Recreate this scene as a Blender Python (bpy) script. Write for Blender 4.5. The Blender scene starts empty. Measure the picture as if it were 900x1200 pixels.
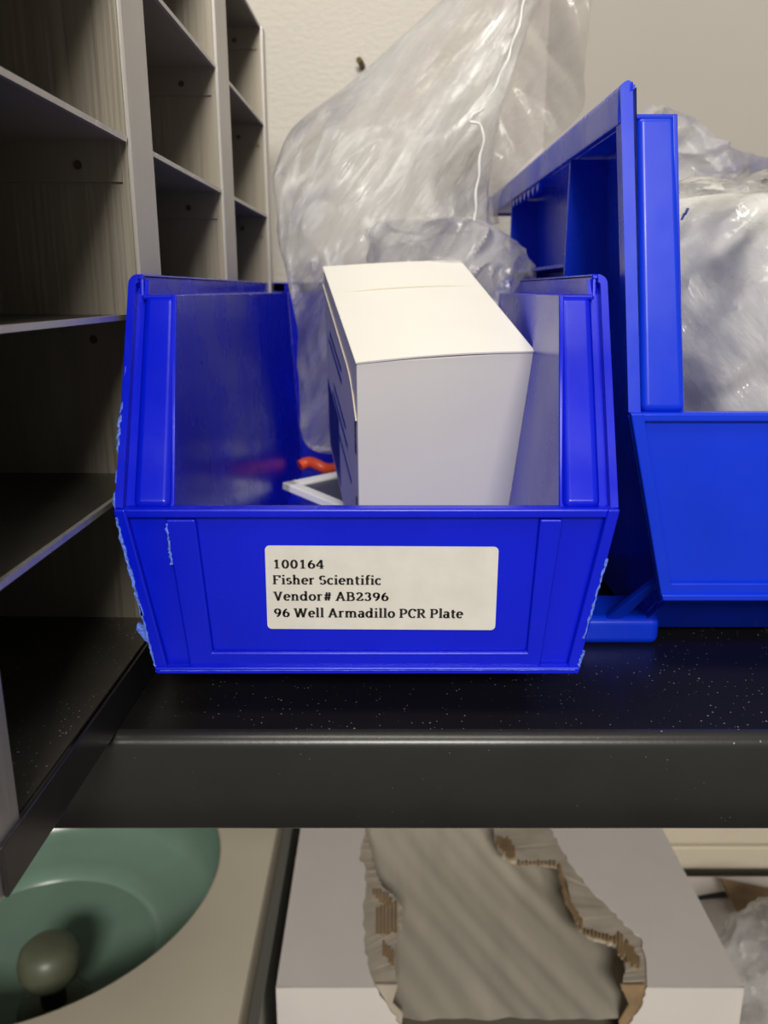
import bpy, bmesh, math, random
from mathutils import Vector, Matrix, noise
random.seed(7)
SC = bpy.context.scene
COL = SC.collection
V = Vector

# ------------------------------------------------------------------ camera, world, light
F = 960.0                                  # focal length in pixels of the 900x1200 frame
PITCH = math.atan(260 / 960)
CAMZ = 0.1225                              # camera height above the shelf top (z = 0)
cam = bpy.data.cameras.new('camera')
cam.sensor_fit = 'VERTICAL'; cam.sensor_height = 36; cam.lens = 36 * F / 1200
cam.clip_start = 0.01; cam.clip_end = 20
cam.dof.use_dof = True; cam.dof.focus_distance = 0.235; cam.dof.aperture_fstop = 20
co = bpy.data.objects.new('camera', cam); COL.objects.link(co)
co.location = (0, 0, CAMZ); co.rotation_euler = (math.pi / 2 - PITCH, 0, 0)
SC.camera = co

SC.view_settings.view_transform = 'Standard'; SC.view_settings.look = 'None'
SC.view_settings.gamma = 1; SC.view_settings.use_curve_mapping = False
SC.view_settings.exposure = 0.0

w = bpy.data.worlds.new('room_light'); SC.world = w; w.use_nodes = True
bg = w.node_tree.nodes['Background']; bg.inputs[0].default_value = (1.0, 0.93, 0.82, 1); bg.inputs[1].default_value = 0.28

def area(name, loc, target, sx, sy, power, color):
    l = bpy.data.lights.new(name, 'AREA'); l.shape = 'RECTANGLE'; l.size = sx; l.size_y = sy
    l.energy = power; l.color = color
    o = bpy.data.objects.new(name, l); COL.objects.link(o); o.location = loc
    o.rotation_euler = (V(target) - V(loc)).to_track_quat('-Z', 'Y').to_euler()
    return o
area('ceiling_lamp', (-0.15, -0.25, 1.45), (0.0, 0.25, 0), 1.2, 0.35, 12.5, (1.0, 0.95, 0.86))
area('ceiling_lamp', (0.10, -2.0, 1.30), (0.05, 0.2, -.1), 0.7, 0.35, 52.0, (1.0, 0.95, 0.88))

# ------------------------------------------------------------------ helpers
def ray(x, y):
    a = (600 - y) / F
    return V(((x - 450) / F, math.cos(PITCH) + a * math.sin(PITCH), -math.sin(PITCH) + a * math.cos(PITCH)))
def on_depth(x, y, d):                     # world point at distance d along +Y
    r = ray(x, y); r = r * (d / r.y); return V((r.x, r.y, r.z + CAMZ))
def on_height(x, y, z):                    # world point on the horizontal plane z
    r = ray(x, y); r = r * ((z - CAMZ) / r.z); return V((r.x, r.y, z))

class MB:
    def __init__(s): s.v = []; s.f = []
    def slab(s, pts, off):
        pts = [V(p) for p in pts]; off = V(off); n = len(pts); b = len(s.v)
        nn = V((0, 0, 0))
        for i in range(n): nn += pts[i].cross(pts[(i + 1) % n])
        if nn.dot(off) > 0: pts.reverse()
        s.v += pts + [p + off for p in pts]
        s.f.append(list(range(b, b + n))); s.f.append(list(range(b + 2 * n - 1, b + n - 1, -1)))
        for i in range(n):
            j = (i + 1) % n; s.f.append([b + j, b + i, b + n + i, b + n + j])
        return s
    def box(s, x0, x1, y0, y1, z0, z1):
        return s.slab([(x0, y0, z0), (x1, y0, z0), (x1, y1, z0), (x0, y1, z0)], (0, 0, z1 - z0))
    def grid(s, fn, nu, nv, closed=False):
        b = len(s.v); m = nu if closed else nu + 1
        for j in range(nv + 1):
            for i in range(m): s.v.append(V(fn(i / nu, j / nv)))
        for j in range(nv):
            for i in range(nu):
                i2 = (i + 1) % m
                s.f.append([b + j * m + i, b + j * m + i2, b + (j + 1) * m + i2, b + (j + 1) * m + i])
        return s
    def tube(s, pts, r, n=8):
        pts = [V(p) for p in pts]; b = len(s.v)
        for k, p in enumerate(pts):
            d = (pts[min(k + 1, len(pts) - 1)] - pts[max(k - 1, 0)]).normalized()
            a = d.cross(V((0, 1, 0)) if abs(d.y) < .9 else V((1, 0, 0))).normalized(); c = d.cross(a)
            rr = r[k] if isinstance(r, (list, tuple)) else r
            for i in range(n):
                t = 2 * math.pi * i / n; s.v.append(p + (a * math.cos(t) + c * math.sin(t)) * rr)
        for k in range(len(pts) - 1):
            for i in range(n):
                j = (i + 1) % n; s.f.append([b + k * n + i, b + k * n + j, b + (k + 1) * n + j, b + (k + 1) * n + i])
        s.f.append([b + i for i in range(n)][::-1]); s.f.append([b + (len(pts) - 1) * n + i for i in range(n)])
        return s
    def lathe(s, c, prof, n=64):
        c = V(c); return s.grid(lambda u, v: c + V((prof[round(v * (len(prof) - 1))][0] * math.cos(2 * math.pi * u), prof[round(v * (len(prof) - 1))][0] * math.sin(2 * math.pi * u), prof[round(v * (len(prof) - 1))][1])), n, len(prof) - 1, True)
    def build(s, name, mat, parent=None, bevel=0, seg=2, smooth=False, label=None, recalc=False):
        me = bpy.data.meshes.new(name); me.from_pydata([tuple(v) for v in s.v], [], s.f)
        if recalc or bevel:
            bm = bmesh.new(); bm.from_mesh(me); bmesh.ops.recalc_face_normals(bm, faces=bm.faces); bm.to_mesh(me); bm.free()
        me.materials.append(mat); o = bpy.data.objects.new(name, me); COL.objects.link(o)
        if bevel:
            for p in me.polygons: p.use_smooth = True
            m = o.modifiers.new('edge', 'BEVEL'); m.width = bevel; m.segments = seg; m.limit_method = 'ANGLE'
            m.angle_limit = 0.5; m.harden_normals = True; m.use_clamp_overlap = True
        elif smooth:
            for p in me.polygons: p.use_smooth = True
            me.set_sharp_from_angle(angle=0.9)
        if parent: o.parent = parent; o.matrix_parent_inverse = Matrix()
        if label: o['label'] = label
        return o

def thing(name, label, cat, loc=(0, 0, 0), rz=0, group=None):
    o = bpy.data.objects.new(name, None); COL.objects.link(o); o.empty_display_size = .02
    o.location = loc; o.rotation_euler = (0, 0, rz); o['label'] = label; o['category'] = cat
    if group: o['group'] = group
    return o
def tag(o, label, cat, group=None):
    o['label'] = label; o['category'] = cat
    if group: o['group'] = group
    return o

# ------------------------------------------------------------------ materials
def new_mat(name):
    m = bpy.data.materials.new(name); m.use_nodes = True
    nt = m.node_tree; return m, nt, nt.nodes, nt.links, nt.nodes['Principled BSDF']
def noise_node(N, L, scale, detail=4, stretch=None, dist=0):
    tc = N.new('ShaderNodeTexCoord'); n = N.new('ShaderNodeTexNoise'); n.inputs['Scale'].default_value = scale
    n.inputs['Detail'].default_value = detail; n.inputs['Distortion'].default_value = dist
    if stretch:
        mp = N.new('ShaderNodeMapping'); mp.inputs['Scale'].default_value = stretch
        L.new(tc.outputs['Object'], mp.inputs[0]); L.new(mp.outputs[0], n.inputs[0])
    else: L.new(tc.outputs['Object'], n.inputs[0])
    return n
def ramp(N, L, src, stops):
    r = N.new('ShaderNodeValToRGB'); L.new(src, r.inputs[0])
    while len(r.color_ramp.elements) < len(stops): r.color_ramp.elements.new(.5)
    for e, (p, c) in zip(r.color_ramp.elements, stops): e.position = p; e.color = (*c, 1)
    return r
def bump(N, L, src, bsdf, strength, dist=.001):
    b = N.new('ShaderNodeBump'); b.inputs['Strength'].default_value = strength; b.inputs['Distance'].default_value = dist
    L.new(src, b.inputs['Height']); L.new(b.outputs[0], bsdf.inputs['Normal']); return b
def plain(name, c, rough=.6, metal=0, var=0, scale=60, bmp=0, stretch=None, spec=None, coat=0):
    m, nt, N, L, B = new_mat(name)
    B.inputs['Base Color'].default_value = (*c, 1); B.inputs['Roughness'].default_value = rough; B.inputs['Metallic'].default_value = metal
    if spec is not None: B.inputs['Specular IOR Level'].default_value = spec
    if coat: B.inputs['Coat Weight'].default_value = coat
    if var or bmp:
        n = noise_node(N, L, scale, stretch=stretch)
        if var:
            r = ramp(N, L, n.outputs[0], [(.3, [x * (1 - var) for x in c]), (.7, [min(1, x * (1 + var)) for x in c])])
            L.new(r.outputs[0], B.inputs['Base Color'])
        if bmp: bump(N, L, n.outputs[0], B, bmp)
    return m

def plastic(name, c, rough=.22):
    m, nt, N, L, B = new_mat(name)
    n = noise_node(N, L, 14, 3); r = ramp(N, L, n.outputs[0], [(.3, [x * .86 for x in c]), (.7, [min(1, x * 1.08) for x in c])])
    L.new(r.outputs[0], B.inputs['Base Color'])
    n2 = noise_node(N, L, 30, 5); r2 = ramp(N, L, n2.outputs[0], [(.35, (rough - .06,) * 3), (.75, (rough + .10,) * 3)])
    L.new(r2.outputs[0], B.inputs['Roughness'])
    B.inputs['Specular IOR Level'].default_value = .36
    n3 = noise_node(N, L, 35, 2); bump(N, L, n3.outputs[0], B, .12, .002)
    return m
BLUE = plastic('blue_polypropylene', (0.001, 0.009, 0.60), .27)
BLUE2 = plastic('blue_polypropylene_lighter', (0.002, 0.034, 0.66), .28)
CHAFED = plain('chafed_plastic', (.09, .17, .72), .5, var=.5, scale=900, bmp=.6)

def steel(name, c, rough, stretch):
    m, nt, N, L, B = new_mat(name)
    B.inputs['Metallic'].default_value = .7
    n = noise_node(N, L, 220, 3, stretch); r = ramp(N, L, n.outputs[0], [(.3, [x * .96 for x in c]), (.7, [x * 1.04 for x in c])])
    L.new(r.outputs[0], B.inputs['Base Color'])
    r2 = ramp(N, L, n.outputs[0], [(.3, (rough * .8,) * 3), (.7, (rough * 1.2,) * 3)]); L.new(r2.outputs[0], B.inputs['Roughness'])
    bump(N, L, n.outputs[0], B, .08, .0005)
    return m
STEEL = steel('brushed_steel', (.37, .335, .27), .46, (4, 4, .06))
STEEL_EDGE = steel('bright_steel', (.50, .48, .45), .40, (4, 4, .05))
DARKSTEEL = plain('dark_steel', (.07, .068, .07), .28, .8, var=.1, scale=40)
RIVET = plain('rivet_metal', (.12, .085, .04), .5, .6)

def dusty(name, base, rough, metal=0., dust=(.35, .33, .3), thr=.72, scale=900):
    m, nt, N, L, B = new_mat(name)
    tc = N.new('ShaderNodeTexCoord'); vo = N.new('ShaderNodeTexVoronoi'); vo.inputs['Scale'].default_value = scale
    L.new(tc.outputs['Object'], vo.inputs[0])
    # speck size varies per cell, and cells are thinned out by a broad noise
    n = noise_node(N, L, 22, 4)
    sub = N.new('ShaderNodeMath'); sub.operation = 'MULTIPLY_ADD'; sub.inputs[1].default_value = .9; sub.inputs[2].default_value = -.22
    L.new(n.outputs[0], sub.inputs[0])
    sep = N.new('ShaderNodeSeparateColor'); L.new(vo.outputs['Color'], sep.inputs[0])
    gate = N.new('ShaderNodeMath'); gate.operation = 'GREATER_THAN'; gate.inputs[1].default_value = thr; L.new(sep.outputs[0], gate.inputs[0])
    rad = N.new('ShaderNodeMath'); rad.operation = 'MULTIPLY'; L.new(sep.outputs[1], rad.inputs[0]); L.new(sub.outputs[0], rad.inputs[1])
    lt = N.new('ShaderNodeMath'); lt.operation = 'LESS_THAN'; L.new(vo.outputs['Distance'], lt.inputs[0]); L.new(rad.outputs[0], lt.inputs[1])
    mul = N.new('ShaderNodeMath'); mul.operation = 'MULTIPLY'; L.new(lt.outputs[0], mul.inputs[0]); L.new(gate.outputs[0], mul.inputs[1])
    mix = N.new('ShaderNodeMix'); mix.data_type = 'RGBA'; L.new(mul.outputs[0], mix.inputs[0])
    nv = ramp(N, L, n.outputs[0], [(.3, [x * .8 for x in base]), (.75, [x * 1.25 for x in base])])
    L.new(nv.outputs[0], mix.inputs[6]); mix.inputs[7].default_value = (*dust, 1)
    L.new(mix.outputs[2], B.inputs['Base Color'])
    inv = N.new('ShaderNodeMath'); inv.operation = 'MULTIPLY'; inv.inputs[1].default_value = metal
    om = N.new('ShaderNodeMath'); om.operation = 'SUBTRACT'; om.inputs[0].default_value = 1; L.new(mul.outputs[0], om.inputs[1]); L.new(om.outputs[0], inv.inputs[0])
    L.new(inv.outputs[0], B.inputs['Metallic'])
    B.inputs['Roughness'].default_value = rough
    n5 = noise_node(N, L, 500, 2); bump(N, L, n5.outputs[0], B, .06, .0004)
    return m
SHELFTOP = dusty('dark_shelf_steel', (.008, .0075, .008), .34, dust=(.22,.21,.20), thr=.72, scale=950)
SHELFLIP = dusty('dark_shelf_edge', (.018, .0172, .016), .30, dust=(.2,.19,.18), thr=.93, scale=800)
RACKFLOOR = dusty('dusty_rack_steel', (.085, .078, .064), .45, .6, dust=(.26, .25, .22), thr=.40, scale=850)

def wall_mat(name, c, b=.5, scale=150):
    m, nt, N, L, B = new_mat(name); B.inputs['Roughness'].default_value = .7
    n = noise_node(N, L, 5, 4); r = ramp(N, L, n.outputs[0], [(.3, [x * .95 for x in c]), (.7, [x * 1.04 for x in c])]); L.new(r.outputs[0], B.inputs['Base Color'])
    n2 = noise_node(N, L, scale, 5, (1, 1, 1.6)); bump(N, L, n2.outputs[0], B, b, .004)
    return m
WALL = wall_mat('painted_wall', (.58, .545, .485), .20, 200)
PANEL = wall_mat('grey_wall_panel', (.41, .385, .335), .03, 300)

CARD = plain('white_carton', (.80, .78, .72), .55, var=.02, scale=25, bmp=.05)
CARD_EDGE = plain('carton_cut_edge', (.72, .66, .52), .8)
INK = plain('blue_ink', (.02, .035, .22), .5)
BLACK = plain('black_ink', (.012, .011, .011), .7)
LABEL = plain('label_paper', (.62, .60, .55), .6, var=.05, scale=120, bmp=.15)
KRAFT = plain('kraft_paper', (.30, .20, .105), .85, var=.2, scale=80, bmp=.3)
KRAFT_PALE = plain('pale_kraft_liner', (.46, .40, .32), .85, var=.12, scale=60, bmp=.4)
WHITEBOX = plain('white_box_board', (.76, .70, .66), .65, var=.02, scale=30, bmp=.05)
CREAM = plain('cream_enamel', (.70, .63, .50), .42, var=.05, scale=12, bmp=.03)
GREEN = plain('green_bowl_plastic', (.20, .31, .24), .25, var=.10, scale=14, bmp=.02)
KNOB = plain('olive_rubber', (.115, .125, .08), .4, var=.15, scale=50)
DARK = plain('dark_rubber', (.012, .016, .015), .5)
GREYMETAL = plain('grey_trim_metal', (.22, .22, .19), .4, .4)
BENCH = plain('dark_bench_top', (.05, .048, .045), .5, var=.1)
WHITEPL = plain('white_plastic', (.86, .86, .83), .35)
NAVY = plain('dark_plate_well_area', (.015, .02, .06), .3)
RED = plain('orange_red_tape', (.70, .08, .02), .4)

def film(name, tint=(.9, .9, .92), opac=.22, rough=.12, scale=40, stretch=(1, 1, 1), bs=.8, streak=.5, diffc=(.75, .74, .72), gw=.6, rot=-35):
    """thin polythene: mostly clear, cloudy in places, with sharp crease highlights"""
    m = bpy.data.materials.new(name); m.use_nodes = True; nt = m.node_tree; N = nt.nodes; L = nt.links
    N.remove(N['Principled BSDF']); out = N['Material Output']
    n = noise_node(N, L, scale, 6, stretch, .25); n2 = noise_node(N, L, scale * .6, 5, stretch, .3)
    for q in (n, n2):                       # turn the grain so that the creases run slantwise
        mp = q.inputs[0].links[0].from_node; src = mp.inputs[0].links[0].from_socket
        m0 = N.new('ShaderNodeMapping'); m0.inputs['Rotation'].default_value = (0, math.radians(rot), 0); L.new(src, m0.inputs[0]); L.new(m0.outputs[0], mp.inputs[0])
    bp = N.new('ShaderNodeBump'); bp.inputs['Strength'].default_value = bs; bp.inputs['Distance'].default_value = .004; L.new(n.outputs[0], bp.inputs['Height'])
    tr = N.new('ShaderNodeBsdfTransparent'); tr.inputs[0].default_value = (*tint, 1)
    gl = N.new('ShaderNodeBsdfGlossy'); gl.inputs['Roughness'].default_value = rough; gl.inputs[0].default_value = (1, 1, 1, 1); L.new(bp.outputs[0], gl.inputs['Normal'])
    df = N.new('ShaderNodeBsdfDiffuse'); df.inputs[0].default_value = (*diffc, 1); L.new(bp.outputs[0], df.inputs['Normal'])
    tl = N.new('ShaderNodeBsdfTranslucent'); tl.inputs[0].default_value = (*diffc, 1); L.new(bp.outputs[0], tl.inputs['Normal'])
    m1 = N.new('ShaderNodeMixShader'); m1.inputs[0].default_value = .45; L.new(df.outputs[0], m1.inputs[1]); L.new(tl.outputs[0], m1.inputs[2])
    r = ramp(N, L, n2.outputs[0], [(.35, (opac * (1 - streak),) * 3), (.68, (min(1, opac * (1 + streak)),) * 3)])
    m2 = N.new('ShaderNodeMixShader'); L.new(r.outputs[0], m2.inputs[0]); L.new(tr.outputs[0], m2.inputs[1]); L.new(m1.outputs[0], m2.inputs[2])
    fr = N.new('ShaderNodeFresnel'); fr.inputs[0].default_value = 1.5; L.new(bp.outputs[0], fr.inputs['Normal'])
    fm = N.new('ShaderNodeMath'); fm.operation = 'MULTIPLY'; fm.inputs[1].default_value = gw; L.new(fr.outputs[0], fm.inputs[0])
    m3 = N.new('ShaderNodeMixShader'); L.new(fm.outputs[0], m3.inputs[0]); L.new(m2.outputs[0], m3.inputs[1]); L.new(gl.outputs[0], m3.inputs[2])
    L.new(m3.outputs[0], out.inputs[0]); return m
FILM = film('clear_polythene', (.95, .95, .95), .30, .22, 34, (3, 1, .22), bs=.9, streak=.8, diffc=(.84, .83, .80))
FILM_SLACK = film('slack_polythene', (.86, .85, .84), .42, .20, 24, (3, 1, .3), bs=.8, streak=.8, diffc=(.68, .65, .60))
FILM_CLOUDY = film('cloudy_polythene', (.94, .94, .95), .36, .18, 30, (2.5, 1, .5), bs=.9, streak=.8, diffc=(.84, .83, .81))
FILM_WHITE = film('white_polythene', (.93, .93, .94), .45, .16, 24, (2.5, 1, .6), diffc=(.95, .94, .90), streak=.9, rot=35, gw=1.0, bs=1.0)
FILM_EDGE = film('polythene_edge', (.97, .97, .97), .75, .12, 60, diffc=(.95, .95, .9), bs=.2, streak=.2)

# ------------------------------------------------------------------ setting
WY = 0.655
def struct(o): o['kind'] = 'structure'; return o
struct(MB().box(-1.0, 1.0, WY, WY + .05, -1.0, 1.6).build('wall_back', WALL))
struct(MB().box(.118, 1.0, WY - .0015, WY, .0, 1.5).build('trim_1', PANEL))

def build_trunking():
    t = thing('cable_trunking', 'cream horizontal trunking with a groove on wall behind the torn white box', 'trunking', (0, WY, -.34))
    MB().box(.10, .9, -.034, 0, -.0355, -.0125).build('lower_rail', CREAM, t, .002)
    MB().box(.10, .9, -.034, 0, -.010, .05).build('upper_rail', CREAM, t, .002)
    MB().box(.10, .9, -.030, 0, -.080, -.0360).build('wall_shade_strip', GREYMETAL, t, .001)  # dark strip added below the trunking, standing in for the shaded wall
    MB().box(.10, .9, -.028, 0, -.0125, -.010).build('groove', GREYMETAL, t)
build_trunking()
BZ = -.50
tag(MB().box(-1.0, 1.0, .0, WY, BZ - .04, BZ).build('workbench', BENCH, bevel=.002), 'dark workbench top below the shelf under the torn box', 'workbench')

def build_shelf():
    t = thing('wall_shelf', 'dark dusty steel shelf with folded front lip carrying the blue bins', 'shelf')
    y0 = .208; r = .0042
    # folded sheet: profile extruded in x
    prof = [(WY, 0), (y0 + r, 0)]
    for k in range(1, 7):
        a = math.pi / 2 * k / 6; prof.append((y0 + r - r * math.sin(a), -r + r * math.cos(a)))
    top = MB(); X0, X1 = -.9, .9
    top.box(X0, X1, y0 + r, WY, -.0015, 0)
    top.build('shelf_top', SHELFTOP, t)
    lip = MB()
    p2 = prof[1:] + [(y0, -.0298), (y0 + .0015, -.0312), (y0 + .012, -.0312)]
    n = len(p2)
    lip.grid(lambda u, v: V((X0 + (X1 - X0) * u, p2[round(v * (n - 1))][0], p2[round(v * (n - 1))][1])), 2, n - 1)
    lip.build('front_lip', SHELFLIP, t, smooth=True)
    MB().box(X0, X1, WY - .012, WY, -.03, -.0015).build('rear_flange', SHELFLIP, t)
build_shelf()

# ------------------------------------------------------------------ storage bins
def build_bin(P, mat, loc, rz, label, with_ribs):
    root = thing('storage_bin', label, 'storage bin', loc, rz, None)
    zb, zl, zp, zt, zf = P['zb'], P['zl'], P['zp'], P['zt'], P['zf']
    yt, L, yb = P['yt'], P['L'], P['yb']; T = .0016
    s_ = V((0, yt, zp - zl)).normalized(); nrm = V((0, -s_.z, s_.y))          # slanted front edges, forward normal
    def xi(z): return P['xib'] + (P['xit'] - P['xib']) * (z - zf) / (zp - zf)
    kt = (zt - zl) / (zp - zl)
    body = MB()
    for sg in (-1, 1):
        pts = [(.002, zb + .004), (.002, zl), (yt, zp), (L, zp), (L, zf), (yb, zf)]
        body.slab([(sg * xi(z), y, z) for y, z in pts], (sg * T, 0, 0))
    xw = xi(zf) + T
    body.slab([(-xw, yb, zf), (xw, yb, zf), (xw, L, zf), (-xw, L, zf)], (0, 0, -T))
    body.slab([(-xw, .002, zb + .003), (xw, .002, zb + .003), (xw, yb, zf), (-xw, yb, zf)], (0, -.001, -T))
    body.slab([(-xi(zf), L, zf), (xi(zf), L, zf), (xi(zt), L, zt), (-xi(zt), L, zt)], (0, T, 0))
    # outer ribs and the base skid
    for sg in (-1, 1):
        body.slab([(sg * (xi(zp) + T), L, zp), (sg * (P['xot']), L, zp), (sg * P['xot'], L, zt), (sg * (xi(zp) + T), L, zt)], (0, T, 0))
    body.build('body', mat, root, .0004, 2)
    rim = MB()
    xo, hw, sk = P['xot'], P['hwt'], P['sk']
    for sg in (-1, 1):
        rim.slab([(sg * xi(zp), yt, zp), (sg * xo, yt, zp), (sg * xo, L, zp), (sg * xi(zp), L, zp)], (0, 0, -T))
        rim.slab([(sg * xo, yt + .003, zp - T), (sg * xo, L, zp - T), (sg * xo, L, zt), (sg * xo, yt * kt + .001, zt)], (sg * T, 0, 0))
        Rr = .0028; prof = [(xo, zt)] + [(hw - Rr + Rr * math.sin(math.pi / 2 * k / 7), zt - Rr + Rr * math.cos(math.pi / 2 * k / 7)) for k in range(8)] + [(hw, zt - sk)]
        inn = [(xo, zt - T)] + [(hw - Rr + (Rr - T) * math.sin(math.pi / 2 * k / 7), zt - Rr + (Rr - T) * math.cos(math.pi / 2 * k / 7)) for k in range(8)] + [(hw - T, zt - sk)]
        loop = prof + inn[::-1]; nl = len(loop); b0 = len(rim.v)
        for x, z in loop: rim.v.append(V((sg * x, yt * (z - zl) / (zp - zl) + .0012, z)))
        for x, z in loop: rim.v.append(V((sg * x, L, z)))
        for a in range(nl): rim.f.append([b0 + a, b0 + (a + 1) % nl, b0 + nl + (a + 1) % nl, b0 + nl + a])
        for a in range(len(prof) - 1): rim.f.append([b0 + a, b0 + a + 1, b0 + nl - 2 - a, b0 + nl - 1 - a])
    rim.box(-hw, hw, L, L + T * 2, zt - sk, zt)
    rim.build('rim', mat, root, .0006, 2)
    # front flange running up both slanted edges, rounded at the top corner
    for sg in (-1, 1):
        fl = MB()
        def on(x, t): return V((sg * x, yt * t, zl + (zp - zl) * t))
        hwl = P['hwl']; back = -nrm * .003
        R = .0028; tt = kt - R / (zp - zl)
        outl = [on(P['xol'] - .001, 0), on(hwl, 0), on(hwl + (P['hwt'] - hwl) * tt / kt, tt)]
        for k in range(1, 6):
            a = math.pi / 2 * k / 6
            outl.append(on(P['hwt'] - R * (1 - math.cos(a)), tt + (kt - tt) * math.sin(a)))
        outl += [on(P['hwt'] - R, kt), on(P['xot'] - .001, kt)]
        fl.slab([p + back for p in outl], -nrm * .0022)
        e = P['e']                                                       # raised outer bead
        bead = [on(hwl - e, 0), on(hwl, 0), on(hwl + (P['hwt'] - hwl) * tt / kt, tt)] + outl[3:-1] + [on(P['hwt'] - R, kt - e / (zp - zl)), on(P['hwt'] - e - .0012, tt + .3 * (kt - tt)), on(hwl - e + (P['hwt'] - hwl) * tt / kt, tt), on(hwl - e, 0)]
        fl.slab([p + back * 1.2 for p in bead], nrm * .0036)
        fl.build('side_flange', mat, root, .0006, 2)
        po = MB()
        po.slab([on(P['xil'], 0.0), on(P['xol'], 0.0), on(P['xot'] - .0006, 1), on(P['xit'], 1)], -nrm * .010)
        po.build('corner_post', mat, root, .0024, 4)
    # front shield
    fp = MB(); hwb, hwl = P['hwb'], P['hwl']
    fp.slab([(-hwb, 0, zb), (hwb, 0, zb), (hwl, 0, zl - .001), (-hwl, 0, zl - .001)], (0, .002, 0))
    shield = fp.build('front_panel', mat, root, .0004, 2)
    def strip(name, pts, d, bev=.0006, m=mat): return MB().slab(pts, (0, -d, 0)).build(name, m, shield, bev, 2)
    bw = P['bead']
    lipb = MB(); lipb.slab([(-hwl + .001, .0034, zl - .0028), (hwl - .001, .0034, zl - .0028), (hwl - .001, .0034, zl), (-hwl + .001, .0034, zl)], (0, -.0050, 0))
    lipb.build('lip', mat, shield, .0008, 3)
    for sg in (-1, 1):
        strip('edge_flange', [(sg * (hwb - bw), 0, zb), (sg * hwb, 0, zb), (sg * hwl, 0, zl), (sg * (hwl - bw), 0, zl)], .0022)
    strip('bottom_flange', [(-hwb, 0, zb), (hwb, 0, zb), (hwb + .0006, 0, zb + .0022), (-hwb - .0006, 0, zb + .0022)], .0032)
    if with_ribs:
        zr = zb + .0062
        fr = MB()
        fr.slab([(-.0560, 0, zl - .003), (-.0560 + .0042, 0, zb + .001), (.0545 - .0042, 0, zb + .001), (.0545, 0, zl - .003), (.0480, 0, zl - .003), (.0462, 0, zr), (-.0448, 0, zr), (-.0475, 0, zl - .003)], (0, -.0016, 0))
        fr.build('label_frame', mat, shield, .0007, 2)
    else:
        strip('bottom_ridge', [(-hwb - .0, 0, zb), (hwb, 0, zb), (hwb + .0012, 0, zb + .0055), (-hwb - .0012, 0, zb + .0055)], .0018)
    return root, shield

B1 = dict(zb=.0150, zl=.0642, zp=.1212, zt=.1272, zf=.0045, yt=.0325, L=.325, yb=.036, xib=.0505, xit=.0570, xil=.0545, xol=.0653, xot=.0675, hwb=.0612, hwl=.0700, hwt=.0718, sk=.006, bead=.0034, e=.0022)
bin1, sh1 = build_bin(B1, BLUE, (-.0048, .220, 0), 0, 'blue plastic storage bin with white printed label, holding the white carton', True)
B2 = dict(zb=.0280, zl=.0872, zp=.1722, zt=.1815, zf=.0045, yt=.0165, L=.325, yb=.036, xib=.0830, xit=.0925, xil=.0875, xol=.1010, xot=.1052, hwb=.0905, hwl=.1050, hwt=.1095, sk=.012, bead=.0040, e=.0036)
bin2, sh2 = build_bin(B2, BLUE2, (.1782, .2445, 0), 0, 'larger unlabelled blue storage bin at right, holding white plastic bags', False)

# extras seen on the left outside of the large bin: ribs, comb teeth, feet
def bin2_side():
    xs, xw = -.1079, -.094
    for y in (.088, .235):
        MB().slab([(xs, y, .170), (xs, y, .012), (xw + .008, y, .012), (xw + .001, y, .170)], (0, .002, 0)).build('side_rib', BLUE2, bin2, .0004)
    MB().box(xs, xw + .006, .090, .235, .131, .1325).build('side_ledge', BLUE2, bin2, .0003)
    for k in range(7):
        y = .150 + k * .012
        MB().slab([(xs - .0002, y, .170), (xs - .0002, y + .0118, .170), (xs - .0002, y + .0059, .1655)], (.0016, 0, 0)).build('comb_tooth', BLUE2, bin2)
    for sg in (-1, 1):
        f = MB().box(min(sg * .1085, sg * .080), max(sg * .1085, sg * .080), .0255, .050, 0, .0105)
        f.build('foot', BLUE2, bin2, .003, 4)
        MB().slab([(sg * .086, .003, .034), (sg * .0895, .003, .034), (sg * .100, .028, .008), (sg * .094, .028, .008)], (0, .004, .0)).build('foot_arm', BLUE2, bin2, .0008)
        MB().box(min(sg * .1, sg * .083), max(sg * .1, sg * .083), .22, .30, 0, .0045).build('foot', BLUE2, bin2, .001)
bin2_side()
for sg in (-1, 1):
    for y in (.040, .27):
        MB().box(min(sg * .052, sg * .038), max(sg * .052, sg * .038), y, y + .025, 0, .0032).build('foot', BLUE, bin1, .0008)
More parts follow.
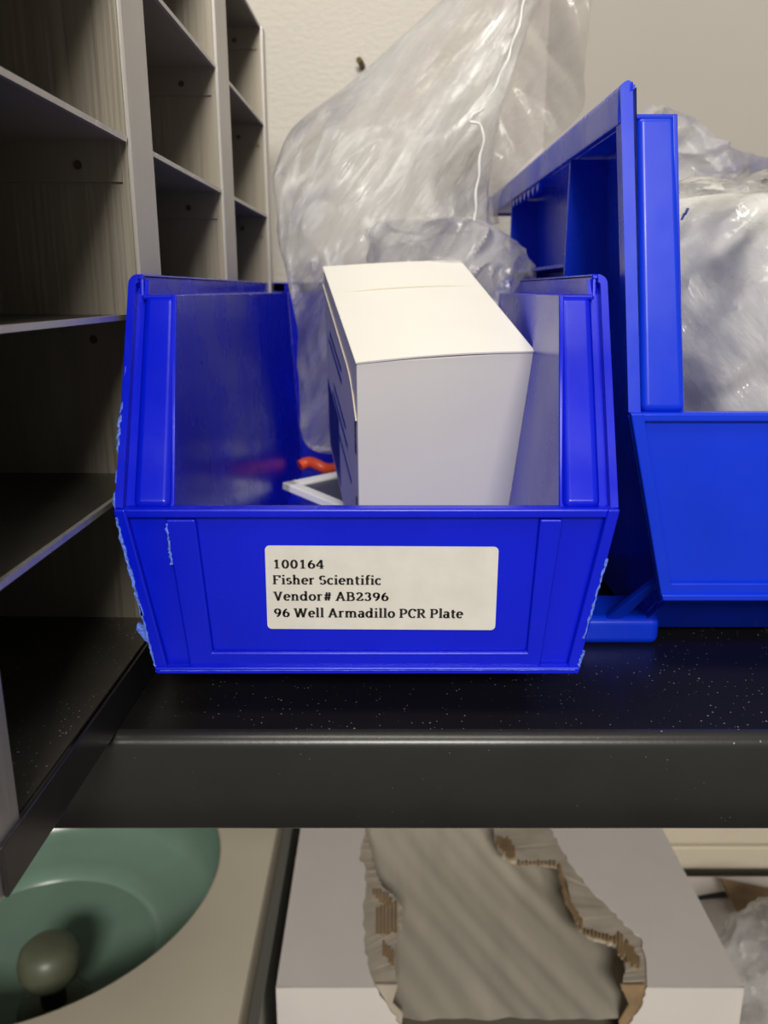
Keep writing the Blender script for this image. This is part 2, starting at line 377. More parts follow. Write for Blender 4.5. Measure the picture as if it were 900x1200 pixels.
# chafed and torn plastic burrs on the labelled bin's edges
def burrs():
    def ragged(pts, wdt, seed, y=-.0026, n=26, name='chafed_edge'):
        random.seed(seed); mb = MB(); a = V(pts[0]); b = V(pts[1]); d = (b - a); sd = V((d.z, 0, -d.x)).normalized()
        top = []; bot = []
        for k in range(n + 1):
            p = a + d * k / n
            top.append(p + sd * wdt * random.uniform(.1, 1)); bot.append(p - sd * wdt * random.uniform(.0, .6))
        for k in range(n):
            mb.slab([top[k] + V((0, y, 0)), top[k + 1] + V((0, y, 0)), bot[k + 1] + V((0, y, 0)), bot[k] + V((0, y, 0))], (0, .0012, 0))
        mb.build(name, CHAFED, bin1, label='whitish chafed plastic edge')
    ragged([(-.0690, 0, .062), (-.0640, 0, .033)], .0008, 3)
    ragged([(-.0645, 0, .036), (-.0612, 0, .0155)], .0005, 4)
    ragged([(.0672, 0, .050), (.0622, 0, .026)], .0006, 5)
    ragged([(.0625, 0, .022), (.0608, 0, .0150)], .0007, 6)
    ragged([(-.0555, 0, .060), (-.0548, 0, .048)], .0007, 8, -.0017)
    ragged([(-.060, 0, .0163), (.060, 0, .0166)], .00016, 9, -.0034, 40)
    mb = MB(); mb.slab([(-.0640, -.0010, .0290), (-.0662, -.001, .0300), (-.0668, -.001, .0280), (-.0645, -.001, .0245), (-.0620, -.001, .0228)], (0, .0014, 0)); mb.build('torn_burr', CHAFED, bin1, .0003, label='torn whitish plastic burr')
    mb = MB()
    for t, l in ((.02, .0006), (.10, .0004), (.22, .0008), (.26, .0011), (.31, .0012), (.36, .0007), (.5, .0003)):
        z = .064 + .057 * t * 1.2; y = .0325 * (z - .0642) / .057
        mb.slab([(-.0700, y, z - .0022), (-.0702 - l, y, z), (-.0703 - l * .6, y + .001, z + .0022), (-.0702, y + .001, z + .0030)], (0, .001, 0))
    mb.build('chafed_edge', CHAFED, bin1, label='whitish chafed plastic edge')
burrs()

# ------------------------------------------------------------------ lettering on the label
def A(cx, cy, rx, ry, a0, a1, n=14):
    return [(cx + rx * math.cos(math.radians(a0 + (a1 - a0) * k / n)), cy + ry * math.sin(math.radians(a0 + (a1 - a0) * k / n))) for k in range(n + 1)]
def S(x, y, w=.20): return ('s', x, y, w)       # a slab serif
G = {
 '0': (.56, [A(.28, .32, .17, .29, 0, 360, 24)]),
 '1': (.56, [[(.29, 0), (.29, .64)], [(.29, .60), (.14, .52)], S(.29, .022, .32)]),
 '2': (.56, [A(.26, .46, .16, .15, 165, -30) + [(.09, .05)], [(.08, .04), (.48, .04)], [(.46, .04), (.48, .15)]]),
 '3': (.56, [A(.25, .47, .15, .14, 160, -80), A(.25, .185, .18, .155, 88, -155)]),
 '4': (.56, [[(.37, 0), (.37, .63)], [(.35, .62), (.06, .21)], [(.05, .19), (.52, .19)], S(.37, .022, .24)]),
 '6': (.56, [A(.29, .20, .17, .17, 0, 360, 22), A(.46, .22, .34, .40, 182, 110)]),
 '9': (.56, [A(.27, .43, .17, .17, 0, 360, 22), A(.10, .41, .34, .40, 2, -70)]),
 '#': (.58, [[(.18, .02), (.26, .62)], [(.36, .02), (.44, .62)], [(.06, .21), (.50, .21)], [(.10, .42), (.54, .42)]]),
 'F': (.60, [[(.16, 0), (.16, .65)], [(.06, .63), (.52, .63)], [(.51, .65), (.51, .50)], [(.16, .34), (.40, .34)], S(.16, .02, .26)]),
 'S': (.56, [A(.28, .475, .165, .15, 35, 250), A(.28, .18, .175, .155, 80, -150)]),
 'V': (.68, [[(.14, .64), (.35, .0)], [(.35, .0), (.54, .64)], S(.13, .63, .24), S(.55, .63, .20)]),
 'A': (.70, [[(.34, .66), (.57, .0)], [(.34, .64), (.11, .0)], [(.18, .21), (.50, .21)], S(.10, .02, .20), S(.58, .02, .24)]),
 'B': (.64, [[(.16, 0), (.16, .65)], [(.05, .63), (.32, .63)] + A(.32, .485, .16, .145, 90, -90, 8), [(.16, .34), (.34, .34)] + A(.35, .18, .19, .16, 90, -90, 8), [(.35, .02), (.05, .02)]]),
 'W': (.98, [[(.12, .64), (.29, 0)], [(.29, 0), (.48, .62)], [(.48, .62), (.66, 0)], [(.66, 0), (.84, .64)], S(.11, .63, .22), S(.48, .63, .2), S(.85, .63, .2)]),
 'P': (.60, [[(.16, 0), (.16, .65)], [(.05, .63), (.32, .63)] + A(.33, .46, .18, .17, 90, -90, 10) + [(.16, .29)], S(.16, .02, .26)]),
 'C': (.60, [A(.34, .325, .24, .31, 48, 312, 20), [(.52, .62), (.52, .48)]]),
 'R': (.66, [[(.16, 0), (.16, .65)], [(.05, .63), (.32, .63)] + A(.33, .475, .17, .155, 90, -90, 10) + [(.16, .32)], [(.32, .32), (.54, .02)], S(.16, .02, .24), S(.57, .02, .16)]),
 'a': (.52, [A(.23, .33, .14, .13, 150, 0, 10) + [(.37, .05)], A(.22, .14, .14, .125, 10, 350, 18), S(.42, .02, .12)]),
 'c': (.46, [A(.26, .235, .18, .22, 45, 315, 16)]),
 'd': (.58, [[(.42, 0), (.42, .70)], A(.25, .235, .17, .215, 20, 340, 18), S(.36, .69, .12), S(.48, .02, .12)]),
 'e': (.50, [A(.26, .235, .17, .22, 0, 315, 18), [(.10, .25), (.42, .25)]]),
 'f': (.36, [[(.17, 0), (.17, .56)] + A(.29, .56, .12, .13, 180, 60, 6), [(.05, .44), (.33, .44)], S(.17, .02, .24)]),
 'h': (.60, [[(.15, 0), (.15, .70)], A(.29, .30, .14, .15, 170, 0, 8) + [(.43, 0)], S(.15, .02, .22), S(.43, .02, .22), S(.10, .69, .12)]),
 'i': (.31, [[(.16, 0), (.16, .46)], [(.16, .60), (.16, .69)], S(.16, .02, .24), S(.11, .45, .12)]),
 'l': (.31, [[(.16, 0), (.16, .70)], S(.16, .02, .24), S(.11, .69, .12)]),
 'm': (.90, [[(.15, 0), (.15, .46)], A(.29, .30, .14, .15, 170, 0, 8) + [(.43, 0)], A(.57, .30, .15, .15, 170, 0, 8) + [(.72, 0)], S(.15, .02, .22), S(.43, .02, .2), S(.72, .02, .22), S(.10, .45, .12)]),
 'n': (.60, [[(.15, 0), (.15, .46)], A(.29, .30, .14, .15, 170, 0, 8) + [(.43, 0)], S(.15, .02, .22), S(.43, .02, .22), S(.10, .45, .12)]),
 'o': (.54, [A(.27, .235, .18, .215, 0, 360, 22)]),
 'r': (.44, [[(.15, 0), (.15, .46)], A(.29, .30, .15, .15, 165, 55, 6), S(.15, .02, .22), S(.10, .45, .12)]),
 's': (.43, [A(.22, .345, .12, .105, 35, 250, 10), A(.22, .13, .13, .11, 80, -150, 10)]),
 't': (.37, [[(.16, .60), (.16, .10)] + A(.26, .11, .10, .09, 190, 300, 6), [(.04, .45), (.33, .45)]]),
 ' ': (.24, []),
}
def lettering(text, name, x0, x1, zbase, size, mat, parent, y, lab=None):
    tot = sum(G[c][0] for c in text); sx = (x1 - x0) / tot; mb = MB(); cx = 0
    for c in text:
        adv, strokes = G[c]
        for st in strokes:
            if st[0] == 's':
                _, a, b, wd = st; st2 = [(a - wd / 2, b), (a + wd / 2, b)]; fixed = .055
            else: st2 = st; fixed = None
            for (ax, az), (bx, bz) in zip(st2[:-1], st2[1:]):
                p = V(((cx + ax) * sx, 0, az * size)); q = V(((cx + bx) * sx, 0, bz * size)); d = q - p
                if d.length < 1e-9: continue
                d.normalize(); wd = fixed or (.075 + .095 * abs(d.z) ** 1.3); n = V((-d.z, 0, d.x)) * wd * size * .5; e = d * .010 * size
                b0 = len(mb.v); o = V((x0, y, zbase)); mb.v += [o + p - e - n, o + q + e - n, o + q + e + n, o + p - e + n]; mb.f.append([b0, b0 + 1, b0 + 2, b0 + 3])
        cx += adv
    return mb.build(name, mat, parent, label=lab)
def label():
    lb = MB(); r = .0013; X0, X1, Z0, Z1 = -.0288, .0370, .0278, .0530; pts = []
    for cx, cz, a in ((X1 - r, Z1 - r, 0), (X0 + r, Z1 - r, 90), (X0 + r, Z0 + r, 180), (X1 - r, Z0 + r, 270)):
        for k in range(6):
            t = math.radians(a + 18 * k); pts.append((cx + r * math.cos(t), -.00005, cz + r * math.sin(t)))
    lo = lb.slab(pts, (0, -.0002, 0)).build('label', LABEL, bin1, label='white paper label printed in black serif letters')
    mm = .2430e-3
    for txt, a, b, base, sz in (('100164', 319, 380, 667, .0040), ('Fisher Scientific', 319, 447, 685.5, .0040), ('Vendor# AB2396', 320, 456, 704.5, .0040), ('96 Well Armadillo PCR Plate', 321, 543, 724, .0041)):
        z = on_depth(450, base, .2195).z
        xa = on_depth(a, base, .2195).x + .0048; xb = on_depth(b, base, .2195).x + .0048
        lettering(txt, 'text_line', xa, xb, z, sz, BLACK, lo, -.00032)
    lo.rotation_euler = (0, math.radians(.35), 0)
    # keep the slight tilt about the label's own centre
    c = V((.004, 0, .040)); lo.location = c - lo.rotation_euler.to_matrix() @ c
label()

# ------------------------------------------------------------------ white carton in the bin
def carton():
    t = thing('small_carton', 'white cardboard carton with tuck-in lid leaning in the labelled blue bin', 'carton')
    W, L, H = .0614, .1057, .0900
    R = Matrix.Rotation(.174, 4, 'Z') @ Matrix.Rotation(.316, 4, 'X') @ Matrix.Rotation(-.052, 4, 'Y')
    o = V((-.0092, .275, .1001))
    t.matrix_world = Matrix.Translation(o) @ R @ Matrix.Translation((0, 0, -H))
    b = MB()
    b.box(0, W, 0, L, 0, H - .0009)
    b.build('body', CARD, t, .0005, 2)
    # lid: two panels, the front one slightly bowed up, with the tuck line at 0.66 L
    def lid(ya, yb, bow, name):
        m = MB(); n = 12
        def fn(u, v):
            x = -.0002 + (W + .0004) * u
            return V((x, ya + (yb - ya) * v, H - .0008 + bow * math.sin(math.pi * u) * (1 if v < .5 else .8) + .0002))
        m.grid(fn, n, 2); m.grid(lambda u, v: fn(u, v) - V((0, 0, .0006)), n, 2)
        # edge strips
        m.grid(lambda u, v: fn(u, 0) - V((0, 0, .0006 * v)), n, 1); m.grid(lambda u, v: fn(u, 1) - V((0, 0, .0006 * v)), n, 1)
        return m.build(name, CARD, t, recalc=False)
    lid(-.0004, L * .655, .0009, 'lid_panel'); lid(L * .652, L + .0002, .0006, 'rear_lid_panel')
    m = MB(); m.grid(lambda u, v: V((-.0002 + (W + .0004) * u, L * .655 + .0002, H - .0006 + .0013 * math.sin(math.pi * u) - .0009 * v)), 12, 1)
    m.build('lid_slit', CARD_EDGE, t)
    # side flap overlap line on the left face, curving to the front corner
    pts = []
    for k in range(15):
        u = k / 14; y = L * (1 - u); z = H - .0085 - .004 * u - (.010 * max(0, (u - .8) / .2) ** 2)
        pts.append(V((-.0004, y, z)))
    MB().tube(pts, .0003, 6).build('flap_edge', CARD_EDGE, t, label='pale cut edge of side flap')
    # print on the left face (small blocks of ink, as unreadable as in the photo)
    ink = MB(); random.seed(11)
    for row, (z, y0, y1) in enumerate(((.066, .045, .085), (.061, .045, .09), (.046, .035, .075), (.040, .030, .080), (.030, .02, .06))):
        y = y0
        while y < y1:
            wd = random.uniform(.0012, .004)
            ink.box(-.00025, .0001, y, y + wd, z, z + .0020); y += wd + .0008
    ink.box(-.00025, .0001, .06, L - .003, .004, .038)
    ink.build('side_print', INK, t)
    k2 = MB()
    for z0, z1 in ((.052, .066), (.020, .034)):
        z = z0
        while z < z1: k2.box(-.00025, .0001, .0040, .0062, z, z + .0008); z += random.uniform(.0012, .0019)
    k2.build('side_code', BLACK, t)
carton()

# ------------------------------------------------------------------ things lying in the labelled bin
def well_plate(x, y, z, rz, tilt, lab):
    t = thing('well_plate', lab, 'plate', (x, y, z), rz); t.rotation_euler = (tilt, 0, rz)
    m = MB(); a, b, e = .066, .066, .0065
    for s in (-1, 1):
        m.box(-a / 2, a / 2, s * b / 2 - (e if s > 0 else 0), s * b / 2 + (e if s < 0 else 0), 0, .010)
        m.box(s * a / 2 - (e if s > 0 else 0), s * a / 2 + (e if s < 0 else 0), -b / 2, b / 2, 0, .010)
    m.v = [V((q.x, q.y, q.z * .4)) for q in m.v]
    m.build('frame', WHITEPL, t, .0006)
    MB().box(-a / 2 + e, a / 2 - e, -b / 2 + e, b / 2 - e, .0008, .0025).build('well_area', NAVY, t)
well_plate(-.0065, .415, .0190, .785, .10, 'white framed dark plate lying under the white carton, one corner showing')
tag(MB().tube([(-.050 + .022 * k / 8, .478 + .002 * math.sin(k), .0215 + .002 * math.sin(k * .7)) for k in range(9)], .0034, 10).build('twist_tie', RED, smooth=True),
    'orange-red tape band at the foot of the clear bag inside the bin', 'tape')

# ------------------------------------------------------------------ plastic bags
def ridged(p, s, seed):
    q = V((p[0] * s[0] + seed, p[1] * s[1] + seed * 1.7, p[2] * s[2]))
    return 1 - 2 * abs(noise.noise(q)) + .5 * (1 - 2 * abs(noise.noise(q * 2.3)))
def catmull(a, t):
    n = len(a) - 1; x = t * n; i = min(int(x), n - 1); u = x - i
    p = [a[max(0, min(n, i + k))] for k in (-1, 0, 1, 2)]
    return [.5 * ((2 * q1) + (-q0 + q2) * u + (2 * q0 - 5 * q1 + 4 * q2 - q3) * u * u + (-q0 + 3 * q1 - 3 * q2 + q3) * u ** 3) for q0, q1, q2, q3 in zip(*p)]
def bag_mesh(stations, seed, amp, sc=(28, 28, 12), nu=150, nv=150, mode='v'):
    """stations: (centre x, centre y, z, half width, half thickness) bottom to top"""
    def fn(u, v):
        cx, cy, cz, rx, ry = catmull(stations, v); a = 2 * math.pi * u
        c, s = math.cos(a), math.sin(a)
        c = math.copysign(abs(c) ** .85, c)
        p = V((cx + rx * c, cy + ry * s * (.35 + .65 * abs(s)), cz))
        k = amp * min(1, 6 * v + .2) * (.4 + .6 * abs(s))
        q = V((p.x * .82 - p.z * .57, p.y, p.z * .82 + p.x * .57))                 # creases run slantwise
        d = (ridged(q, sc, seed) - .4) * k
        return p + V((c * .9, s, .25 * math.sin(5 * u * 6.28 + 9 * v))) * d
    return MB().grid(fn, nu, nv, True)

def px_stations(rows):
    out = []
    for y, xl, xr, d, ry in rows:
        a = on_depth(xl, y, d); b = on_depth(xr, y, d); out.append(((a.x + b.x) / 2, d, a.z, (b.x - a.x) / 2, ry))
    return out
def bag_one():
    t = thing('plastic_bag', 'large clear crumpled plastic bag standing up behind the white carton', 'plastic bag', (0, .45, .01))
    inv = V((0, -.45, -.01))
    st = px_stations([(530, 372, 520, .462, .008), (515, 358, 530, .462, .018), (460, 350, 560, .460, .030), (400, 350, 585, .450, .034), (345, 340, 600, .445, .036), (300, 333, 598, .445, .038),
                      (255, 326, 575, .450, .040), (205, 324, 570, .455, .038), (150, 346, 580, .465, .032), (100, 408, 596, .475, .026), (50, 466, 612, .485, .020), (0, 522, 632, .495, .014), (-60, 582, 680, .500, .008)])
    m = bag_mesh(st, 3.1, .005, (34, 30, 9), 200, 220)
    m.v = [v + inv for v in m.v]; m.build('film', FILM, t, smooth=True)
    # slack sheet running up to the right behind, towards the wall
    pl = []
    for y, xl, xr in ((262, 556, 586), (225, 556, 588), (180, 560, 628), (130, 556, 684), (80, 585, 688), (30, 604, 694), (-60, 616, 705)): pl.append((y, xl, xr))
    def fs(u, v):
        y, xl, xr = catmull(pl, v); d = .475 + .02 * math.sin(3 * v + 2 * u) ; p = on_depth(xl + (xr - xl) * u, y, d)
        p.y += .006 * ridged(V((p.x * 40 + p.z * 15, p.z * 16, 0)), (1, 1, 1), 7); return p + inv
    MB().grid(fs, 60, 90).build('slack_film', FILM_SLACK, t, smooth=True)
    # cloudy lobe bulging right of the carton
    st2 = px_stations([(410, 560, 600, .405, .004), (385, 500, 606, .405, .018), (350, 462, 614, .405, .022), (318, 440, 617, .405, .024), (290, 425, 606, .408, .022), (268, 432, 575, .412, .016), (255, 455, 545, .415, .004)])
    m = bag_mesh(st2, 8.4, .010, (44, 30, 26), 140, 100)
    m.v = [v + inv for v in m.v]; m.build('folded_lobe', FILM_CLOUDY, t, smooth=True, label='cloudy folded lobe of film')
    # side seam, its edge highlight put in as a pale opaque thread
    seam = [(622, -30), (606, 35), (588, 85), (566, 125), (550, 140), (566, 152), (561, 200), (556, 255), (554, 300), (546, 330)]
    pts = []
    for k in range(60):
        x, y = catmull(seam, k / 59); p = on_depth(x + 1.2 * math.sin(k * 1.3), y, .404); pts.append(p + inv)
    MB().tube(pts, [.0004 + .0003 * abs(math.sin(k * .7)) for k in range(60)], 6).build('side_seam', plain('seam_highlight', (.80, .79, .75), .25), t, smooth=True, label='side seam with its highlight as a pale thread')
bag_one()

def bag_two():
    t = thing('plastic_bag', 'white plastic bag with small blue print filling the large right bin', 'plastic bag', (.178, .36, .006))
    inv = V((-.178, -.36, -.006))
    st = [(.178, .37, .008, .068, .060), (.178, .37, .030, .076, .085), (.178, .37, .070, .081, .092), (.178, .37, .105, .082, .090), (.176, .37, .135, .078, .080), (.172, .375, .155, .066, .060), (.160, .38, .165, .040, .030), (.155, .38, .168, .005, .005)]
    m = bag_mesh(st, 12.2, .010, (34, 30, 20), 170, 110); m.v = [v + inv for v in m.v]
    m.build('inner_bag', FILM_WHITE, t, smooth=True)
    m2 = bag_mesh([(a, b, c + .003, d * .86, e * .84) for a, b, c, d, e in st[:6]] + [(.165, .38, .152, .015, .015)], 5.0, .005, (20, 20, 20), 90, 60); m2.v = [v + inv for v in m2.v]
    m2.build('contents', WHITEPL, t, smooth=True, label='white packets seen through the film')
    for k, (x, y) in enumerate(((797, 258), (801, 252))):
        p = on_depth(x, y, .310) + inv
        MB().slab([p, p + V((.0009, 0, .0)), p + V((.0018, 0, .0022)), p + V((.0009, 0, .0024))], (0, -.0003, 0)).build('print_mark', INK, t)
bag_two()
def bag_three():
    t = thing('plastic_bag', 'crumpled clear plastic bag lying behind the white bag in the right bin', 'plastic bag', (.19, .50, .01))
    inv = V((-.19, -.50, -.01))
    st = [(.19, .505, .012, .06, .025), (.19, .505, .06, .075, .032), (.19, .505, .12, .078, .032), (.19, .505, .155, .078, .030), (.19, .505, .175, .074, .026), (.178, .505, .188, .060, .018), (.165, .505, .200, .035, .012), (.158, .505, .212, .020, .006), (.156, .505, .222, .003, .002)]
    m = bag_mesh(st, 21.7, .009, (36, 30, 26), 150, 120); m.v = [v + inv for v in m.v]
    m.build('film', FILM_CLOUDY, t, smooth=True)
bag_three()

# ------------------------------------------------------------------ steel rack at left
def rack():
    x0 = -.0767 - .0003; yaw = -math.atan(.022)
    t = thing('steel_rack', 'brushed steel freezer rack of open compartments left of the blue bin', 'rack', (-.0781, .208, 0), yaw)
    ys = [-.080, .060, .193, .324]          # dividers, local y
    zs = [.0115, .0633, .1150, .1668, .2186, .2704]
    DX = -.140; T = .0012
    for k, y in enumerate(ys):
        d = MB().box(DX, -T, y, y + T, 0, zs[-1]).build('divider', STEEL, t)
        MB().box(-T, .0, y + T, y + ((.0265, .024, .026)[k] if k < 3 else .012), 0, zs[-1]).build('front_flange', STEEL_EDGE, d, label='bright folded edge strip')
    for j, z in enumerate(zs):
        for k in range(3):
            a, b = ys[k] + T, ys[k + 1]
            s = MB().box(DX, -.0012, a, b, z - .0008, z)
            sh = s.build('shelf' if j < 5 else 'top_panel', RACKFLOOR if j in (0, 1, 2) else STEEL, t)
            if j == 0: MB().box(.0002 if not k else -.0014, .0012 if not k else -.0002, (a if k else -.064), b, 0, z + .0006).build('shelf_edge', DARKSTEEL, sh, .0003)
            else: MB().box(-.0022, -.0008, a, b, z - .0012, z + .0004).build('shelf_edge', STEEL_EDGE, sh)
            # hem turned down against the far divider, with its rivet
            if j: MB().box(DX, -.003, b - .0010, b - .0001, z - .0125, z - .0008).build('hem', STEEL, sh)
            if j:
                for xr in (-.016, -.110):
                    MB().lathe((xr, b - .0012, z - .0075), [(.0001, -.0004), (.0012, -.0004), (.0013, 0)], 14).build('rivet', RIVET, sh)
    MB().box(DX - T, DX, ys[0], ys[-1] + T, 0, zs[-1]).build('back_panel', STEEL, t)
rack()
for o in bpy.data.objects:                  # rivet discs face the opening side of the hem
    if o.name.startswith('rivet'):
        me = o.data
        c = sum((v.co for v in me.vertices), V()) / len(me.vertices)
        R = Matrix.Rotation(math.radians(90), 4, 'X')
        for v in me.vertices: v.co = c + R @ (v.co - c)

# screw in the wall
sc = thing('wall_screw', 'small dark screw stub in the wall left of the clear bag', 'screw', tuple(on_depth(425, 78, WY)))
MB().tube([(0, 0, 0), (-.001, -.006, .001), (-.0025, -.010, .002)], .0022, 8).build('shank', RIVET, sc, smooth=True)

# ------------------------------------------------------------------ below the shelf: centrifuge
def centrifuge():
    zt = CAMZ - .404; C = V((-.2594, .506, zt)); R0 = .1378
    t = thing('benchtop_centrifuge', 'cream benchtop centrifuge with round green bowl open under the shelf', 'centrifuge', (C.x, C.y, BZ))
    c = V((0, 0, zt - BZ)); m = MB(); n = 96
    x0, x1, y0, y1 = -.17, -.0835 - C.x, -.19, WY - .004 - C.y
    def edge(a):
        dx, dy = math.cos(a), math.sin(a); k = min((x1 if dx > 0 else x0) / dx if abs(dx) > 1e-6 else 9, (y1 if dy > 0 else y0) / dy if abs(dy) > 1e-6 else 9); return V((dx * k, dy * k, 0))
    rows = [lambda a: V((R0 * math.cos(a), R0 * math.sin(a), -.004)), lambda a: V(((R0 + .001) * math.cos(a), (R0 + .001) * math.sin(a), -.0008)), lambda a: V(((R0 + .003) * math.cos(a), (R0 + .003) * math.sin(a), 0)),
            lambda a: edge(a), lambda a: edge(a) * 1.008 + V((0, 0, -.003)), lambda a: edge(a) * 1.008 + V((0, 0, -(zt - BZ)))]
    angs = sorted([2 * math.pi * i / n for i in range(n)] + [math.atan2(b, a) % (2 * math.pi) for a in (x0, x1) for b in (y0, y1)]); na = len(angs)
    b0 = len(m.v)
    for r in rows: m.v += [c + r(a) for a in angs]
    for j in range(len(rows) - 1):
        for i in range(na):
            i2 = (i + 1) % na; m.f.append([j * na + i, j * na + i2, (j + 1) * na + i2, (j + 1) * na + i])
    m.build('housing', CREAM, t, smooth=True)
    prof = [(R0, -.003), (R0 - .001, -.012), (R0 - .004, -.045), (R0 - .008, -.060), (R0 - .018, -.068), (R0 - .040, -.0725), (R0 - .050, -.0755), (R0 - .0535, -.0805), (.05, -.082), (.026, -.083), (.0001, -.083)]
    bw = MB().lathe(c, prof, 96).build('bowl', GREEN, t, smooth=True)
    k = on_height(58, 1130, zt - .045) - V((C.x, C.y, BZ))
    kb = MB().lathe((k.x, k.y, c.z), [(.0001, -.026), (.009, -.0265), (.014, -.0285), (.0185, -.033), (.0205, -.040), (.0205, -.046), (.0185, -.053), (.014, -.058), (.0085, -.060)], 40).build('rotor_knob', KNOB, t, smooth=True)
    MB().lathe((k.x, k.y, c.z), [(.0085, -.058), (.0085, -.083)], 24).build('spindle', DARK, t, smooth=True)
    MB().lathe((k.x, k.y, c.z), [(.001, -.076), (.020, -.0765), (.024, -.079), (.025, -.084)], 40).build('hub_disc', KNOB, t, smooth=True)
centrifuge()
tag(MB().box(-.0785, -.0715, .30, .616, BZ, CAMZ - .406).build('metal_strip', GREYMETAL, bevel=.001), 'grey metal upright strip between the centrifuge and the torn box', 'strip')

# ------------------------------------------------------------------ below the shelf: torn white box
random.seed(17)
def jag(ps, amp=.0009, sub=5):          # ragged paper edge
    out = []
    for a, b in zip(ps[:-1], ps[1:]):
        d = b - a; n = V((d.y, -d.x, 0)) if abs(d.z) < 1e-5 else V((-d.z, 0, d.x)); n.normalize()
        for k in range(sub): out.append(a + d * k / sub + n * (random.uniform(-amp, amp) if k else 0))
    return out + [ps[-1]]
def torn_box():
    zt = CAMZ - .404
    t = thing('torn_box', 'large white cardboard box torn open on top under the shelf', 'cardboard box', (.076, .40, BZ))
    inv = V((-.076, -.40, -BZ)); XL, XR, YF, YB = -.0650, .2165, .400, .616
    H = lambda x, y: on_height(x, y, zt)
    def facep(x, y):                        # point on the front face
        return on_depth(x, y, YF)
    # outer white liner: left and right panels with the torn outline between them
    Lt = [H(430, 900), H(428, 975), H(421, 1006), H(427, 1012), H(429, 1040), H(426, 1066), H(428, 1110), H(434, 1140)]
    Ltop = [V((XL, YF, zt))] + [V((XL, YB, zt))] + [V((H(432, 880).x, YB, zt))] + jag(Lt[1:]) + [V((H(441, 1157).x, YF, zt))]
    Rt = [H(648, 975), H(656, 992), H(668, 1012), H(690, 1040), H(716, 1066), H(736, 1086), H(752, 1100), H(757, 1128)]
    Rtop = [V((XR, YF, zt)), V((XR, YB, zt)), V((H(640, 950).x - .02, YB, zt))] + jag(Rt) + [V((H(758, 1157).x, YF, zt))]
    th = V((0, 0, -.0008))
    m = MB(); m.slab([p + inv for p in Ltop], th); m.build('top_panel', WHITEBOX, t, .0003)
    m = MB(); m.slab([p + inv for p in Rtop], th); m.build('top_panel', WHITEBOX, t, .0003)
    # front face, torn too
    gL = [V((H(441, 1157).x, YF, zt)), facep(455, 1180), facep(468, 1200), facep(490, 1260), facep(520, 1300)]
    gR = [facep(690, 1300), facep(715, 1230), facep(738, 1200), facep(752, 1180), V((H(758, 1157).x, YF, zt))]
    front = [V((XL, YF, zt))] + [V((XL, YF, BZ)), V((XR, YF, BZ)), V((XR, YF, zt))] + jag(gR[::-1]) + jag(gL[::-1])
    m = MB(); m.slab([p + inv for p in front], (0, .0008, 0)); m.build('front_panel', WHITEBOX, t, .0003)
    m = MB()
    for x in (XL, XR - .003): m.box(x - .076, x + .003 - .076, YF + .001 - .4, YB - .4, 0, zt - BZ - .001)
    m.box(XL - .076, XR - .076, YB - .403, YB - .4, 0, zt - BZ); m.build('side_walls', WHITEBOX, t)
    # exposed inner liner and corrugation, one layer down, with its own smaller hole
    z2 = zt - .0012
    H2 = lambda x, y: on_height(x, y, z2)
    def band(outer, inner, name, mat, dz=0, thick=.0006, par=t, n=70, jag=1.2, seed=1):
        random.seed(seed); m = MB(); top = []; ino = []
        for k in range(n + 1):
            a = catmull(outer, k / n); b = catmull(inner, k / n)
            p = on_height(a[0], a[1], z2 + dz) ; q = on_height(b[0] + random.uniform(-jag, jag), b[1] + random.uniform(-jag, jag), z2 + dz - random.uniform(0, .0006))
            top.append(p + inv); ino.append(q + inv)
        for k in range(n):
            b0 = len(m.v); m.v += [top[k], top[k + 1], ino[k + 1], ino[k]] + [q - V((0, 0, .0030)) for q in (ino[k], ino[k + 1])]
            m.f += [[b0, b0 + 1, b0 + 2, b0 + 3], [b0 + 3, b0 + 2, b0 + 5, b0 + 4]]
        return m.build(name, mat, par)
    band([(420, 960), (418, 1006), (422, 1040), (420, 1090), (428, 1130), (436, 1156)], [(428, 960), (436, 1005), (446, 1034), (472, 1066), (462, 1110), (466, 1156)], 'inner_liner', KRAFT_PALE, 0, seed=2)
    band([(640, 960), (670, 1000), (700, 1040), (740, 1080), (764, 1105), (764, 1156)], [(577, 960), (592, 1004), (655, 1018), (680, 1088), (728, 1112), (730, 1156)], 'inner_liner', KRAFT_PALE, 0, seed=3)
    # torn curl hanging down over the front edge at both sides
    def curl(pts, name, mat, d):
        m = MB(); m.slab([facep(x, y) + inv + V((0, d, 0)) for x, y in pts], (0, .0012, 0)); m.build(name, mat, t)
    curl([(440, 1157), (466, 1157), (460, 1178), (472, 1190), (470, 1215), (462, 1196), (452, 1176)], 'torn_curl', KRAFT_PALE, .0016)
    curl([(728, 1157), (757, 1157), (756, 1180), (742, 1200), (730, 1222), (726, 1200), (738, 1180)], 'torn_curl', KRAFT, .0016)
    # corrugated flutes laid bare along the tears
    def flutes(segs, seed, stp=4.2):
        random.seed(seed)
        for (x0, y0), (x1, y1), ln, wd in segs:
            dist = math.hypot(x1 - x0, y1 - y0); n = max(2, int(dist / stp))
            for k in range(n):
                u = (k + .5) / n; x = x0 + (x1 - x0) * u; y = y0 + (y1 - y0) * u; l = ln * random.uniform(.5, 1.15)
                a = on_height(x, y - l / 2, z2 + .0007) + inv; b = on_height(x, y + l / 2, z2 + .0007) + inv
                MB().tube([a, (a + b) / 2 + V((0, 0, .0003)), b], wd, 5).build('flute', KRAFT, t)
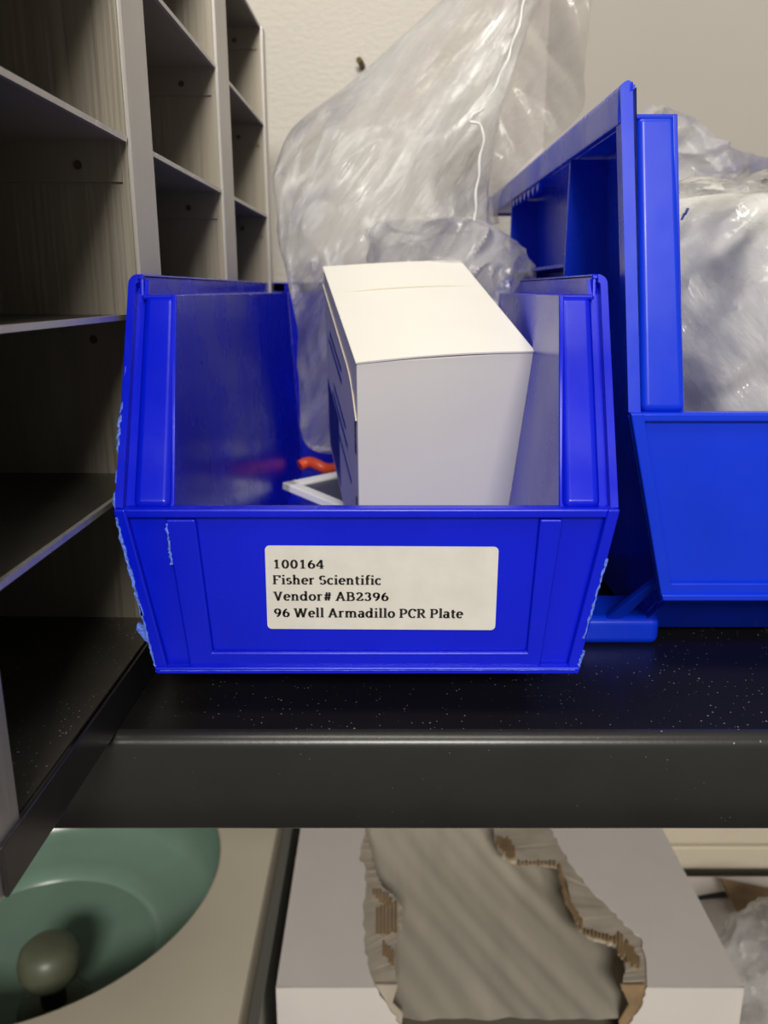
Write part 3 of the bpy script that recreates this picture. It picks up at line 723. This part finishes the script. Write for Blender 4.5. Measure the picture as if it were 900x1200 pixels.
    flutes([((440, 1080), (466, 1075), 34, .0009), ((436, 1045), (460, 1058), 14, .0009), ((448, 1110), (462, 1125), 22, .0008),
            ((582, 985), (604, 1000), 22, .0011), ((606, 1012), (652, 1012), 6, .0009), ((655, 1015), (664, 1055), 10, .0011), ((662, 1050), (682, 1085), 14, .0011), ((684, 1092), (728, 1104), 8, .0010),
            ((724, 1105), (750, 1130), 26, .0011)], 5)
    # rumpled grey translucent wrapping inside
    def fs(u, v):
        x = -.050 + .245 * u; y = YF + .004 + (YB - YF - .012) * v
        k = x + .55 * y
        z = zt - .028 - .004 * v + .022 * v ** 4 + .0008 * math.sin(k * 150 + 3 * noise.noise(V((x * 10, y * 10, 0)))) * (.5 + .5 * noise.noise(V((x * 20, y * 8, 3)))) + .0024 * noise.noise(V((k * 75, y * 5, 1)))
        return V((x, y, z)) + inv
    t2 = thing('wrapped_contents', 'grey translucent plastic wrapping with diagonal creases inside the torn box', 'wrapping', (.076, .40, BZ + .001))
    m = MB().grid(fs, 130, 110)
    m.v = [v - V((0, 0, .001)) for v in m.v]; m.build('wrapping_sheet', plain('grey_wrapping', (.52, .475, .39), .35, var=.10, scale=9, bmp=.25, stretch=(5, 1, 1)), t2, smooth=True)
    MB().box(-.12, .12, .012, .21, 0, .165).build('packed_block', plain('packed_paper', (.16, .14, .10), .8), t2)
torn_box()

# ------------------------------------------------------------------ below the shelf, right: open carton and bag
def right_clutter():
    t = thing('open_carton', 'white carton with black line and open brown flap, behind the torn box at right', 'carton', (.29, .50, BZ))
    inv = V((-.29, -.50, -BZ)); z = -.345
    m = MB(); m.box(.222 - .29, .42 - .29, .008, .075, 0, z - BZ); m.build('body', WHITEBOX, t, .001)
    a = on_height(812, 1052, z + .0005) + inv; b = on_height(850, 1045, z + .0005) + inv
    MB().slab([a, b, b + V((0, -.006, 0)), a + V((0, -.003, 0))], (0, 0, .0008)).build('black_line', BLACK, t)
    p = [on_depth(843, 1036, .56), on_depth(980, 1064, .54), on_depth(985, 1088, .502), on_depth(868, 1084, .502)]
    m = MB(); m.slab([q + inv + V((0, 0, .004)) for q in p], (0, -.002, .003)); m.build('flap', KRAFT, t, label='brown kraft flap')
    t3 = thing('plastic_bag', 'crumpled clear plastic bag on the bench right of the torn box', 'plastic bag', (.285, .45, BZ))
    iv = V((-.285, -.45, -BZ))
    st = [(.287, .452, BZ, .055, .035), (.287, .452, BZ + .04, .058, .040), (.287, .452, BZ + .10, .062, .042), (.287, .452, BZ + .16, .064, .042), (.287, .455, BZ + .195, .060, .038), (.290, .455, BZ + .212, .045, .022), (.295, .455, BZ + .219, .010, .004)]
    m = bag_mesh(st, 31.3, .008, (40, 36, 40), 130, 90); m.v = [v + iv for v in m.v]
    m.build('film', FILM_CLOUDY, t3, smooth=True)
right_clutter()
